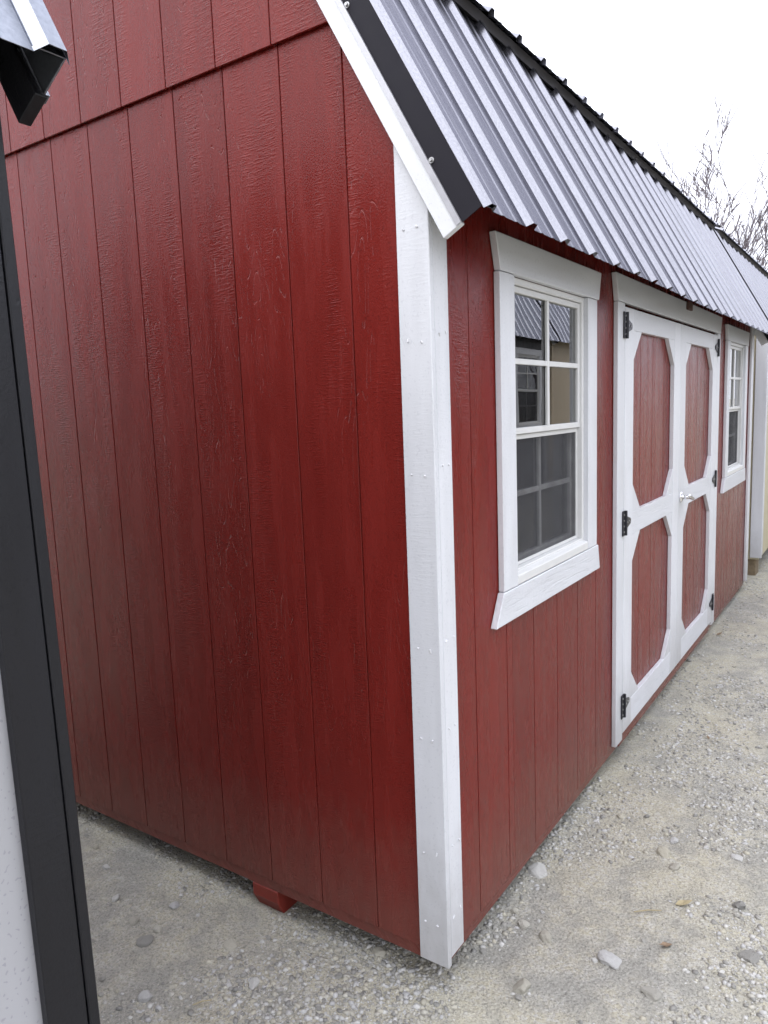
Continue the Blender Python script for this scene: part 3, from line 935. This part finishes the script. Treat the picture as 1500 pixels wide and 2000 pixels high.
pb = pebbles('grit', 150000, 0.0012, 0.0042, 1.5, 6, (0.9, 7.5, 1.2, -1.3, 0.55), True)
tag(pb, 'fine stone grit between the gravel of the yard', 'gravel', kind='stuff')

# dry straw and dead leaves
def leaf(px, py, size, lab, m, rot):
    x, y, z = ground_px(px, py)
    g = MB()
    pts = [(-1, 0, .05), (-.45, .38, .18), (.15, .42, .1), (.6, .18, .22), (1.05, 0, .32), (.55, -.22, .16), (.1, -.45, .25), (-.5, -.34, .1)]
    c = (0, 0, .02)
    vs = [tuple(q * size for q in p) for p in pts] + [tuple(q * size for q in c)]
    k = len(pts)
    fs = [(i, (i + 1) % k, k) for i in range(k)]
    vs2 = vs + [(a, b, d - .0008) for a, b, d in vs]
    fs2 = fs + [(j + k + 1, i + k + 1, l + k + 1) for i, j, l in fs] + [(i, i + k + 1, (i + 1) % k + k + 1, (i + 1) % k) for i in range(k)]
    g.add(vs2, fs2)
    o = g.build('dead_leaf', m)
    o.location = (x, y, z + .006); o.rotation_euler = (0.1, -0.1, rot)
    tag(o, lab, 'leaf', 'dead leaves on the yard')
leaf(1335, 1768, 0.026, 'crumpled yellow leaf on the gravel right of the white corner', STRAW, 0.6)
leaf(1383, 1443, 0.014, 'small orange brown leaf on the driveway by the doors', LEAFM, 2.0)
leaf(1405, 1240, 0.024, 'dark curled leaf out on the far gravel by the doors', LEAFM, 1.0)
leaf(1300, 1850, 0.022, 'brown leaf fragment pressed into the dirt near the tan stone', LEAFM, 4.0)
def straw(px, py, ln, rot, lab):
    x, y, z = ground_px(px, py)
    dx, dy = math.cos(rot) * ln / 2, math.sin(rot) * ln / 2
    g = MB()
    g.tube((-dx, -dy, .004), (0, 0, .008), .0016, .0019, 6); g.tube((0, 0, .008), (dx, dy, .004), .0019, .0013, 6)
    o = g.build('straw_stem', STRAW); o.location = (x, y, z + .002)
    tag(o, lab, 'straw', 'straw stems on the yard')
straw(1265, 1783, 0.085, 0.62, 'long dry straw stem lying left of the yellow leaf')
straw(395, 1962, 0.05, 0.9, 'short dry straw stem near the black trim at the bottom')

# ------------------------------------------------------------------ bare trees
def tree(x, y, height, seed, lab, lean=0.0, fork=0.35, dens=1.0, r0=None):
    r = random.Random(seed)
    root = empty('bare_tree', (x, y, gheight(x, y) - .05))
    tag(root, lab, 'tree', 'bare trees behind the sheds')
    trunk, crown = MB(), MB()
    r0 = r0 or height * 0.026
    def branch(mb_, p, d, ln, rad, depth):
        segs = 5 if depth < 2 else 4
        step = ln / segs
        pts = [(p.copy(), rad)]
        for i in range(segs):
            d = (d + Vector((r.gauss(0, .10), r.gauss(0, .10), r.gauss(0.05, .06)))).normalized()
            p = p + d * step
            pts.append((p.copy(), rad * (1 - (0.93 if depth == 0 else 0.75) * (i + 1) / segs)))
        for (a, ra), (b, rb) in zip(pts[:-1], pts[1:]):
            mb_.tube(a, b, max(ra, .0095), max(rb, .0070), 6 if depth < 2 else 4)
        if depth >= 4: return
        k = int(round((5, 4, 4, 4)[depth] * dens * r.uniform(.75, 1.25)))
        for j in range(k):
            f = r.uniform(0.25, 1.0) if depth > 0 else r.uniform(fork, 1.0)
            i = min(int(f * segs), segs - 1); q = f * segs - i
            pp = pts[i][0].lerp(pts[i + 1][0], q); rr = pts[i][1] + (pts[i + 1][1] - pts[i][1]) * q
            az = r.uniform(0, 6.283)
            side = Vector((math.cos(az), math.sin(az), 0))
            dd = (d * r.uniform(.7, 1.1) + side * r.uniform(.35, .8) + Vector((0, 0, .25))).normalized()
            branch(crown, pp, dd, ln * r.uniform(.38, .62), rr * r.uniform(.38, .58), depth + 1)
    branch(trunk, Vector((0, 0, 0)), Vector((lean, r.uniform(-.05, .05), 1)).normalized(), height * .95, r0, 0)
    trunk.build('trunk', BARK, root, 2)
    crown.build('crown', BARK, root, 2)
def tree_at(px, dist_y, height, seed, lab, **kw):
    d = Vector(FWD) * 1449.17 + Vector(RIGHT) * (px - 750) + Vector(DOWN) * (765 - 1000)
    t = (dist_y - CAM[1]) / d.y
    tree(CAM[0] + d.x * t, dist_y, height, seed, lab, **kw)
tree_at(1340, 20, 4.6, 3, 'slender bare tree leaning left, furthest left of the trees', lean=-.05, dens=.8)
tree_at(1408, 18, 4.6, 5, 'bare tree with pale upright stems above the red shed roof', lean=.04)
tree_at(1432, 19, 4.9, 9, 'tallest bare tree with a forked crown behind the roof', lean=.05)
tree_at(1470, 22, 5.0, 12, 'bare tree with tangled twigs behind the cream shed roof')
tree_at(1486, 17, 4.5, 15, 'thick grey bare trunk at the right edge of the sky', lean=.06, r0=.17)
tree_at(1385, 25, 5.2, 21, 'thin far bare tree low over the end of the red roof', dens=.8)
tree_at(1456, 27, 5.6, 23, 'far bare sapling between the thicker trunks on the right', dens=.9)
